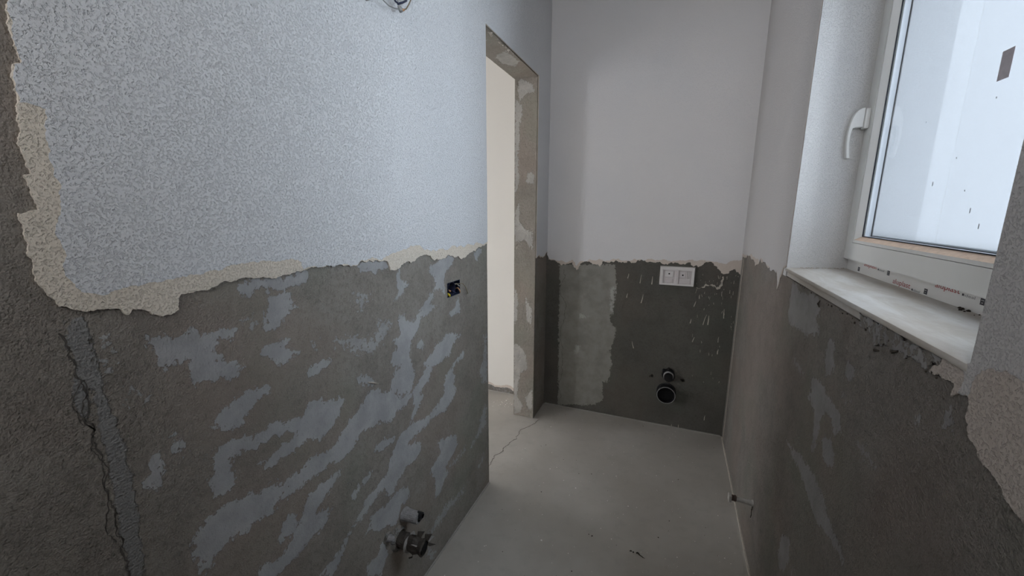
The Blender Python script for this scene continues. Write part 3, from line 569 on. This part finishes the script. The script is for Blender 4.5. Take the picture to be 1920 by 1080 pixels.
pane = wbox('milk_pane', (sp1+.0005, cY0-.004, cZ0-.004), (sp1+.0015, cY1+.004, cZ1+.004), M_milk, win)
wbox('sticker', (GX-.0008, 1.0745, 1.600), (GX-.0003, 1.105, 1.652), M_sticker, win)
# outer sash part that closes the sides of the glazing
for mb in mitred(SY0+.01,SY1-.01,SZ0+.02,SZ1-.02, cY0-.0045,cY1+.0045,cZ0-.0045,cZ1+.0045, GX+.001, GX+.001, sp1+.002): mb.build('sash_core', M_pvc, sash)
for mb in mitred(SY0+.01,SY1-.01,SZ0+.02,SZ1-.02, cY0+.006,cY1-.006,cZ0+.006,cZ1-.006, sp1+.003, sp1+.003, sp1+.014): mb.build('outer_lip', M_lining, sash)
# specks of dirt on the pane
for k, (y, z) in enumerate(((1.18,1.47),(1.13,1.40),(1.096,1.57),(1.33,1.57),(1.25,1.42),(1.10,1.36),(1.065,1.33),(1.03,1.62))):
    h = .010 if k in (4,5,6) else .003
    wbox('dirt_run', (GX-.0006, y-.0007, z-h/2), (GX-.0002, y+.0007, z+h/2), M_debris, win)
# handle: base on the stile, arched lever
HY, HZ = 1.6275, 1.637
hb = MB().bbox(wl_((SX-.013,HY-.013,HZ-.030)), wl_((SX+.0005,HY+.013,HZ+.030)), .004).build('handle_base', M_pvc, sash); shade_auto(hb)
prof_o = [(.515,1.669),(.507,1.6685),(.499,1.664),(.492,1.655),(.4865,1.642),(.4825,1.625),(.4800,1.605),(.4790,1.585),(.4795,1.565),(.4815,1.545),(.4850,1.520)]
prof_i = [(.515,1.612),(.509,1.612),(.503,1.612),(.498,1.612),(.494,1.611),(.490,1.609),(.4885,1.599),(.4875,1.583),(.4880,1.565),(.4900,1.545),(.4945,1.520)]
def lever():
    n = len(prof_o); v = []; hw_ = [.011]*4+[.011,.0108,.0105,.010,.010,.0098,.0095]
    for s in (-1, 1):
        for i in range(n): v.append(wl_((prof_o[i][0], HY+s*hw_[i], prof_o[i][1])))
        for i in range(n): v.append(wl_((prof_i[i][0], HY+s*hw_[i], prof_i[i][1])))
    f = []; m_ = 2*n
    for i in range(n-1):
        f += [(i,i+1,n+i+1,n+i), (m_+i,m_+n+i,m_+n+i+1,m_+i+1), (i,m_+i,m_+i+1,i+1), (n+i,n+i+1,m_+n+i+1,m_+n+i)]
    f += [(0,n,m_+n,m_), (n-1,m_+n-1,m_+2*n-1,2*n-1)]
    o = MB().add(v,f).build('handle_lever', M_pvc, sash)
    bv = o.modifiers.new('edge', 'BEVEL'); bv.width = .0022; bv.segments = 2; bv.limit_method = 'ANGLE'; bv.angle_limit = .6
    return shade_auto(o)
lever()
# printing on the protective film of the fixed frame
def text_mesh(s, y0, y1, zc, mat, h=None):
    cu = bpy.data.curves.new('print', 'FONT'); cu.body = s; cu.extrude = .0; cu.size = 1
    o = link(bpy.data.objects.new('print', cu)); bpy.context.view_layer.update()
    me = bpy.data.meshes.new_from_object(o); bpy.data.objects.remove(o)
    co = np.array([v.co[:] for v in me.vertices]); lo, hi = co.min(0), co.max(0)
    k = (y0-y1)/(hi[0]-lo[0]); kz = k*.95 if h is None else h/(hi[1]-lo[1])
    for v in me.vertices:
        v.co = wl_((FX-.0003, y0-(v.co.x-lo[0])*k, zc+(v.co.y-(lo[1]+hi[1])/2)*kz))
    me.materials.append(mat); t = link(bpy.data.objects.new('film_print', me)); t.parent = frame; return t
for (y0, y1, z, s, mat, h) in ((1.522,1.438,1.1985,'aluplast',M_red,.0165), (1.425,1.392,1.1955,'\u25a0 ideal',M_greyink,.0055), (1.337,1.251,1.1765,'aluplast',M_red,.0165), (1.238,1.207,1.1722,'\u25a0 ideal',M_greyink,.0055), (1.155,1.070,1.1985,'aluplast',M_red,.0165), (1.057,1.024,1.1955,'\u25a0 ideal',M_greyink,.0055)):
    text_mesh(s.replace('\u25a0 ', ''), y0, y1, z, mat, h)
    if mat is M_greyink:
        o = MB().box(wl_((FX-.0004, y0+.001, z-.0022)), wl_((FX-.0001, y0+.0055, z+.0022))).build('film_mark', M_ink); o.parent = frame
for (y, z) in ((1.554,1.1795), (1.3676,1.194), (1.185,1.178), (1.0026,1.193)):
    o = MB().box(wl_((FX-.0004, y-.0065, z-.0062)), wl_((FX-.0001, y+.0065, z+.0062))).build('film_mark', M_ink); o.parent = frame
    m2 = MB()
    for dy_, dz_ in ((-.003,.002), (.001,.002), (-.001,-.003)): m2.box(wl_((FX-.0006, y+dy_, z+dz_)), wl_((FX-.0002, y+dy_+.003, z+dz_+.001)))
    o = m2.build('film_mark', M_film); o.parent = frame
# sill slab
sl = MB().bbox((XR-.0045, WY0+.001, WZ0-.012), (XR+.06, WY1-.001, WZ0), .0035).box((XR+.004, WY0-.049, WZ0-.029), (FX+.004, WY1+.063, WZ0-.0003)).build('window_sill', M_sill, label='pale stone window sill slab below the white window', category='window sill')
shade_auto(sl)
mb = MB(); rnd = random.Random(5)
for k in range(40):
    y = WY0+.05+.35*rnd.random()**1.5; s = rnd.uniform(.001,.004)
    mb.lathe([(0,s),(s*.7,s*.7),(s,.0003)], (FX-.003-.012*rnd.random()**2, y, WZ0), (0,0,1), 5)
mb.build('sill_grit', M_debris, label='dark grit along the joint of window frame and sill', category='grit', kind='stuff')
mb = MB()
for k in range(26):
    t = rnd.random(); s = rnd.uniform(.0015,.004); mb.lathe([(0,s),(s*.5,s*.8),(s*.8,.0003)], (XR+.02+t*.15, WY1+.002+t*.045-.012*rnd.random(), WZ0), (0,0,1), 6)
mb.build('filler_crumbs', M_chip, label='pale filler crumbs in the far corner of the window sill', category='crumbs', kind='stuff')
# outside: walls added to block sky light; one shows as pale light through the pane
plain_box('wall_outside_blocker', (XR+.32, 2.25, -3.), (5.2, 2.45, 5.5), M_blocker, **S)
plain_box('wall_outside_blocker', (XR+.32, -.50, -3.), (5.2, -.30, 5.5), M_blocker, **S)
for nm, y_, dy_ in (('added_outer_lining', WY1-.004, .066), ('added_outer_lining', WY0+.004, -.052)):
    MB().box((sp1+.0145, min(y_,y_+dy_), WZ0-.03), (XR+.32, max(y_,y_+dy_), WZ1)).build(nm, M_lining, wr)  # dark lining added so the pane's far side turns grey

# ---------------------------------------------------------------- things on the back wall
pf = thing('flush_plate_frame', 'white plastic toilet flush plate frame set in the dark back wall', 'flush plate', (.033, YB, .972))
def P3(u, v, d): return (u-.033, -d, v-.972)
def pbox(name, u0, u1, v0, v1, d0, d1, mat, r=None, parent=None):
    a = P3(u0, v0, d1); b = P3(u1, v1, d0); mb = MB()
    mb.bbox(a, b, r) if r else mb.box(a, b)
    return mb.build(name, mat, parent or pf)
U0, U1, V0, V1 = -.0632, .1288, .9148, 1.0298
O = [(U0,V0),(U1,V0),(U1,V1),(U0,V1)]; I = [(U0+.018,V0+.012),(U1-.017,V0+.012),(U1-.017,V1-.022),(U0+.018,V1-.022)]
v = [P3(a,b,0) for a,b in O]+[P3(a+(.003 if a==U0 else -.003),b+(.003 if b==V0 else -.003),.014) for a,b in O]+[P3(a,b,.0125) for a,b in I]+[P3(a,b,.002) for a,b in I]
f = []
for i in range(4):
    j = (i+1)%4; f += [(i,j,4+j,4+i), (4+i,4+j,8+j,8+i), (8+i,8+j,12+j,12+i)]
MB().add(v,f).build('surround', M_frame, pf)
ins = pbox('insert', I[0][0], I[1][0], I[0][1], I[2][1], .001, .004, M_insert)
pbox('centre_post', .0245, .0425, I[0][1], I[2][1], .004, .0115, M_insert, .002)
pbox('hatch', -.030, .012, .932, .955, .004, .0085, M_insert, .0015)
pbox('hatch', .046, .106, .930, .958, .004, .0075, M_insert, .0015)
kb = pbox('keeper', -.033, .013, .966, 1.000, .004, .008, M_frame, .0015)
kb2 = pbox('keeper', .048, .080, .964, .998, .004, .0075, M_insert, .0015)
for k in range(3): pbox('slot_rib', .084+.008*k, .0875+.008*k, .962, 1.003, .004, .010, M_frame, .0008)
for par, u, w, d in ((kb, -.011, .985, .008), (kb2, .064, .9805, .0075)):
    o = MB().lathe([(0,.0045),(.0009,.0045),(.0009,.0001)], P3(u,w,d), (0,-1,0), 14).build('push_hole', M_dark); o.parent = par
# drain
dp = thing('drain_pipe', 'large black drain pipe end low in the back wall', 'pipe', (.026, YB, .234))
o = MB().lathe([(-.05,.049),(.036,.049),(.040,.0505),(.046,.054),(.056,.0545),(.058,.053),(.058,.0500),(.056,.0485),(.02,.046),(-.05,.046)], (0,0,0), (0,-1,0), 48).build('pipe', M_blackpl, dp); shade_auto(o)
o = MB().lathe([(0,.058),(.004,.057),(.006,.052),(.006,.049)], (0,0,0), (0,-1,0), 40).build('wall_collar', M_blackpl, dp); shade_auto(o)
o = MB().lathe([(.0577,.0535),(.0587,.0535),(.0587,.0512),(.0577,.0512)], (0,0,0), (0,-1,0), 48).build('lip_ring', M_greyrim, dp); shade_auto(o)
MB().lathe([(.030,.0465),(.030,.0002)], (0,0,0), (0,-1,0), 40).build('cap', M_dark, dp)
# flush pipe
fp = thing('flush_pipe', 'smaller black flush pipe end above the drain pipe', 'pipe', (.032, YB, .350))
rr = random.Random(6)
wobv = [1+.06*math.sin(3*k*.26+1)+.04*rr.random() for k in range(24)]
o = MB().lathe([(0,.038),(.018,.037),(.024,.033),(.024,.028)], (0,0,0), (0,-1,0), 24, lambda i,k: wobv[k]).build('rubber_collar', M_blackpl, fp); shade_auto(o)
o = MB().lathe([(.01,.030),(.040,.0295),(.041,.0285),(.041,.0262),(.02,.0262)], (0,0,0), (0,-1,0), 36).build('inner_sleeve', M_greyrim, fp); shade_auto(o)
o = MB().lathe([(.01,.0260),(.050,.0258),(.052,.0245),(.053,.0002)], (0,0,-.004), (0,-1,0), 32).build('plug', M_blackpl, fp); shade_auto(o)
for a, b in ((-.030,.024), (.0,.036)): MB().lathe([(0,.010),(.014,.009),(.018,.005),(.019,.0002)], (a,0,b), (0,-1,0), 12).build('collar_tab', M_blackpl, fp)
# fixing holes
for (u, w, t, lab) in ((-.066,.325,1, 'dark broken-out fixing hole to the left of the flush pipe'), (.1154,.3235,-1, 'dark broken-out fixing hole to the right of the flush pipe')):
    h = thing('fixing_hole', lab, 'hole', (u, YB, w), 'toilet fixing holes')
    rr = random.Random(int(w*1e4)); wv = [rr.uniform(.75,1.2) for k in range(12)]
    MB().lathe([(0,.011),(.0015,.0095),(.002,.006)], (0,0,0), (0,-1,0), 12, lambda i,k: wv[k]).build('broken_rim', M_debris, h)
    MB().lathe([(.001,.0065),(.006,.0055),(.008,.0002)], (0,0,0), (0,-1,0), 10).build('bolt_end', M_dark, h)
    if t > 0: MB().lathe([(0,.006),(.0015,.005),(.002,.0002)], (-.011,0,-.006), (0,-1,0), 8).build('chip', M_debris, h)
    else: MB().lathe([(0,.005),(.0015,.004),(.002,.0002)], (-.009,0,.004), (0,-1,0), 8).build('chip', M_debris, h)

# ---------------------------------------------------------------- things on the left wall
jb = thing('wall_box', 'open electrical wall box with loose yellow and copper wires beside the doorway', 'junction box', (XL, 1.325, 1.057))
J = lambda y, z, d: (d, y-1.325, z-1.057)
bx = MB()
y0,y1,z0,z1 = JB[:4]; e = .0022
for A, B in (((y0,z0),(y1,z0+e)), ((y0,z1-e),(y1,z1)), ((y0,z0+e),(y0+e,z1-e)), ((y1-e,z0+e),(y1,z1-e))):
    bx.box(J(A[0],A[1],-.046), J(B[0],B[1],-.0005))
bx.box(J(y0,z0,-.048), J(y1,z1,-.045)); bx.build('box_shell', M_boxblue, jb)
o = MB().lathe([(0,.0275),(.040,.0275),(.040,.0255),(.002,.0255),(.002,.0002)], J(1.318,1.0575,-.0445), (1,0,0), 28).build('round_insert', M_navy, jb); shade_auto(o)
for pts, r, mat in (([(1.300,1.040,-.04),(1.297,1.043,-.012),(1.292,1.040,-.004)], .0045, M_yellow), ([(1.305,1.036,-.04),(1.303,1.036,-.006),(1.295,1.033,-.002)], .004, M_yellow),
                    ([(1.298,1.052,-.04),(1.300,1.056,-.01),(1.297,1.051,.002)], .0032, M_copper), ([(1.362,1.045,-.04),(1.366,1.052,-.004),(1.364,1.042,.004),(1.366,1.034,.003)], .0028, M_copper),
                    ([(1.352,1.066,-.04),(1.358,1.070,-.005),(1.362,1.060,.004)], .0026, M_greywire), ([(1.340,1.040,-.04),(1.336,1.044,-.01),(1.345,1.037,-.004)], .0024, M_navy),
                    ([(1.335,1.060,-.04),(1.355,1.072,.004),(1.372,1.071,.012),(1.392,1.058,.012),(1.408,1.040,.010),(1.424,1.020,.008)], .0016, M_olive)):
    o = MB().tube([J(*p) for p in pts], r, 8).build('wire', mat, jb, smooth=True)
# capped pipe ends low on the left wall
def crust(name, prof, o0, ax, mat, parent, seed, amp=.12, n=22):
    rr = random.Random(seed); ph = [rr.uniform(0,6.28) for _ in range(4)]
    w = [[1+amp*(.55*math.sin(2*6.283*k/n+ph[0]+.5*i)+.45*math.sin(3*6.283*k/n+ph[1]-.9*i)+.5*(rr.random()-.5)) for k in range(n)] for i in range(len(prof))]
    return MB().lathe(prof, o0, ax, n, lambda i,k: w[i][k]).build(name, mat, parent)
pa = thing('capped_pipe_stub', 'plaster-caked pipe stub sticking out of the left wall near the floor', 'pipe stub', (XL, .958, .347))
crust('caked_sleeve', [(0,.024),(.012,.021),(.03,.0205),(.048,.021),(.058,.019),(.060,.013)], (0,0,0), (1,.06,0), M_wrap, pa, 3, .07)
MB().lathe([(.045,.0125),(.060,.0125),(.060,.0002)], (0,.002,0), (1,.06,0), 18).build('bore', M_dark, pa)
crust('plug_end', [(.050,.0128),(.068,.0122),(.071,.007)], (0,.003,.006), (1,.06,.05), M_blackpl, pa, 8, .12, 14)
pb = thing('wrapped_pipe_stub', 'pipe stub in torn dark wrapping just below the caked stub', 'pipe stub', (XL, .919, .287))
crust('mortar_ring', [(0,.041),(.007,.036),(.012,.028)], (0,0,0), (1,0,0), M_plL, pb, 5, .14)
crust('wrapping', [(.0,.025),(.02,.024),(.035,.027),(.05,.023),(.068,.026),(.085,.021),(.100,.026),(.104,.021)], (0,0,0), (1,.02,-.03), M_torn, pb, 9, .16, 26)
crust('torn_disc', [(.040,.026),(.045,.033),(.047,.033),(.049,.024)], (0,0,-.004), (1,.05,0), M_tornlight, pb, 13, .16, 20)
MB().lathe([(.092,.018),(.101,.0178),(.101,.0002)], (0,.003,-.003), (1,.02,-.03), 18).build('bore', M_dark, pb)
rr = random.Random(17)
for k in range(7):
    a = rr.uniform(-.6,2.6); d = rr.uniform(.05,.11); r0 = .022; c, s_ = math.cos(a), math.sin(a); l = rr.uniform(.012,.022)
    q = [(d,r0*c,r0*s_),(d+.014,r0*c*.95,r0*s_*.95),(d+.012+l*.5,(r0+l)*c,(r0+l)*s_),(d-.002,(r0+l*.7)*c,(r0+l*.7)*s_)]
    MB().add(q+[(x+.0008,y+.0005,z+.0012) for x,y,z in q], [(0,1,2,3),(7,6,5,4),(0,4,5,1),(1,5,6,2),(2,6,7,3),(3,7,4,0)]).build('torn_flap', M_tornlight if k%2 else M_torn, pb)
MB().tube([(.05,.0,-.03),(.056,.004,-.045),(.052,.002,-.058),(.046,-.006,-.056)], .0025, 7).build('tie_tail', M_torn, pb, smooth=True)
pc = thing('pipe_nub', 'short pale pipe nub left of the wrapped stub', 'pipe stub', (XL, .872, .329))
crust('nub', [(0,.014),(.008,.011),(.02,.0095),(.024,.006),(.024,.0003)], (0,0,0), (1,0,0), M_wrap, pc, 21, .1, 14)
crust('mortar_ring', [(0,.020),(.004,.016),(.006,.011)], (0,0,0), (1,0,0), M_plL, pc, 25, .15, 16)
# wires hanging from the wall light outlet
lw = thing('light_outlet_wires', 'loose wires with connector hanging from the wall at the top edge', 'wires', (XL, 1.055, 2.01))
W = lambda y, z, d: (d, y-1.055, z-2.01)
o = MB().lathe([(0,.036),(.002,.036),(.003,.030),(.001,.029)], (0,0,0), (1,0,0), 28).build('outlet_ring', M_greywire, lw)
MB().lathe([(.0012,.029),(.0012,.0002)], (0,0,0), (1,0,0), 24).build('outlet_back', M_dark, lw)
for pts, r, mat in (([(1.04,2.01,.0),(.975,1.985,.012),(.935,1.935,.024),(.951,1.891,.03),(.975,1.887,.03),(.998,1.891,.03),(1.015,1.896,.03)], .0016, M_greywire),
                    ([(1.07,2.01,.0),(1.092,1.985,.015),(1.082,1.955,.03),(1.066,1.930,.03),(1.050,1.910,.03),(1.034,1.902,.03)], .0018, M_olive),
                    ([(1.05,2.0,.0),(1.012,1.955,.018),(1.000,1.928,.028),(1.015,1.915,.03),(1.021,1.900,.03)], .0016, M_greywire),
                    ([(1.06,2.015,.0),(.99,1.955,.015),(.985,1.925,.028),(1.004,1.910,.03),(1.020,1.910,.03)], .0024, M_navy),
                    ([(1.014,1.908,.03),(1.035,1.920,.03),(1.056,1.934,.028),(1.075,1.960,.016),(1.08,1.99,.003)], .0030, M_navy)):
    MB().tube([W(*p) for p in pts], r, 8).build('wire', mat, lw, smooth=True)
MB().tube([W(1.016,1.905,.03), W(1.022,1.899,.031), W(1.028,1.894,.03)], [.003,.006,.005], 8).build('connector', M_greywire, lw, smooth=True)
MB().tube([W(1.028,1.899,.031), W(1.036,1.902,.031), W(1.042,1.905,.031)], [.004,.0036,.002], 8).build('copper_tip', M_copper, lw, smooth=True)
gh = thing('grey_anchor', 'small grey anchor stub on the wall left of the hanging wires', 'anchor', (XL, .916, 1.884))
MB().lathe([(0,.010),(.003,.010),(.003,.006),(.032,.0055),(.034,.004),(.034,.0002)], (0,0,0), (1,0,0), 16).build('stub', M_greywire, gh)
MB().lathe([(0,.011),(.0012,.0105),(.0012,.0002)], (0,-.006,-.002), (1,0,0), 14).build('drilled_hole', M_dark, gh)

# ---------------------------------------------------------------- right wall plug
rp = thing('threaded_plug', 'dusty metal pipe plug sticking out of the right wall near the floor', 'pipe plug', (XR, 1.6175, .240))
o = MB().lathe([(0,.012),(.004,.0115),(.006,.0095),(.058,.0090),(.060,.0095)], (0,0,0), (-1,0,.03), 20).build('barrel', M_steel, rp); shade_auto(o)
MB().lathe([(.058,.0105),(.060,.0120),(.066,.0118),(.068,.0105),(.071,.0118),(.074,.0105)], (0,0,.001), (-1,0,.03), 18).build('thread', M_rust, rp)
MB().bbox((-.086,-.013,-.012), (-.075,.013,.016), .002).build('square_head', M_steel, rp)
MB().lathe([(.006,.0085),(.010,.010),(.015,.0100),(.017,.0085)], (0,0,.001), (-1,0,.03), 6).build('nut', M_steel, rp)
mb = MB(); rr = random.Random(4)
for k in range(9): mb.tube([(-.0008,-.004+.010*rr.random(),-.012-.006*k), (-.001,-.004+.010*rr.random(),-.020-.006*k)], [.0022,.0009], 5)
mb.build('dark_streak', M_debris, rp)  # dark streak on the wall below the plug

# ---------------------------------------------------------------- litter on the floor
def flakes(name, pts, mat, seed, h=.35, **p):
    rr = random.Random(seed); mb = MB()
    for (x, y, s) in pts:
        n = rr.choice((5,6,7)); ang = rr.random()*6; an = [2*math.pi*k/n+ang for k in range(n)]; r = [s*rr.uniform(.6,1.15) for k in range(n)]
        v = [(x+r[k]*math.cos(an[k]), y+r[k]*math.sin(an[k]), 0) for k in range(n)]+[(x+.6*r[k]*math.cos(an[k]), y+.6*r[k]*math.sin(an[k]), s*h) for k in range(n)]
        mb.add(v, [tuple(range(n, 2*n))]+[(k, (k+1)%n, n+(k+1)%n, n+k) for k in range(n)])
    return mb.build(name, mat, **p)
rr = random.Random(77); sp = []
for k in range(190): sp.append((rr.uniform(XL+.06, XR-.05), rr.uniform(.95, YB-.04), .0011+.0026*rr.random()**2.5))
for k in range(30): sp.append((rr.gauss(-1.02,.05), rr.gauss(2.45,.05), .002+.006*rr.random()**2))
sp += [(-.42,1.3812,.005), (-.30,1.36,.003), (-.36,1.75,.004), (-.2,1.72,.0035), (-.12,1.66,.003), (-.46,1.52,.003)]
sp = [q for q in sp if q[0] > XL+.02 or YN+.03 < q[1] < 2.55]
ds = [(rr.uniform(XL+.06, XR-.05), rr.uniform(1.0, YB-.05), .001+.0018*rr.random()**2) for k in range(50)]
lit = flakes('floor_litter', sp, M_speck, 1, label='white plaster specks and dark grit scattered over the screed floor', category='litter', kind='stuff')
dk = flakes('dark_grit', ds+[(-.228,1.4836,.004), (-.242,1.487,.0025), (.0327,1.5807,.003), (-.51,1.66,.003)], M_debris, 2, .7, kind='stuff'); dk.parent = lit
db = thing('debris_clump', 'dark crumbled twig-like debris clump lying on the floor', 'debris', (-.045, 1.461, 0))
for k, (x, y, s, l, a) in enumerate(((-.022,.004,.004,.010,.3), (-.012,.001,.005,.006,1.), (.004,.002,.006,.012,.2), (.012,-.003,.004,.010,-.5), (.020,-.006,.003,.016,-.35), (.028,-.010,.002,.012,-.2))):
    c, s_ = math.cos(a)*l/2, math.sin(a)*l/2
    MB().tube([(x-c,y-s_,s*.5), (x,y,s*.8), (x+c,y+s_,s*.4)], [s*.35,s*.55,s*.2], 7).build('crumb', M_debris, db)
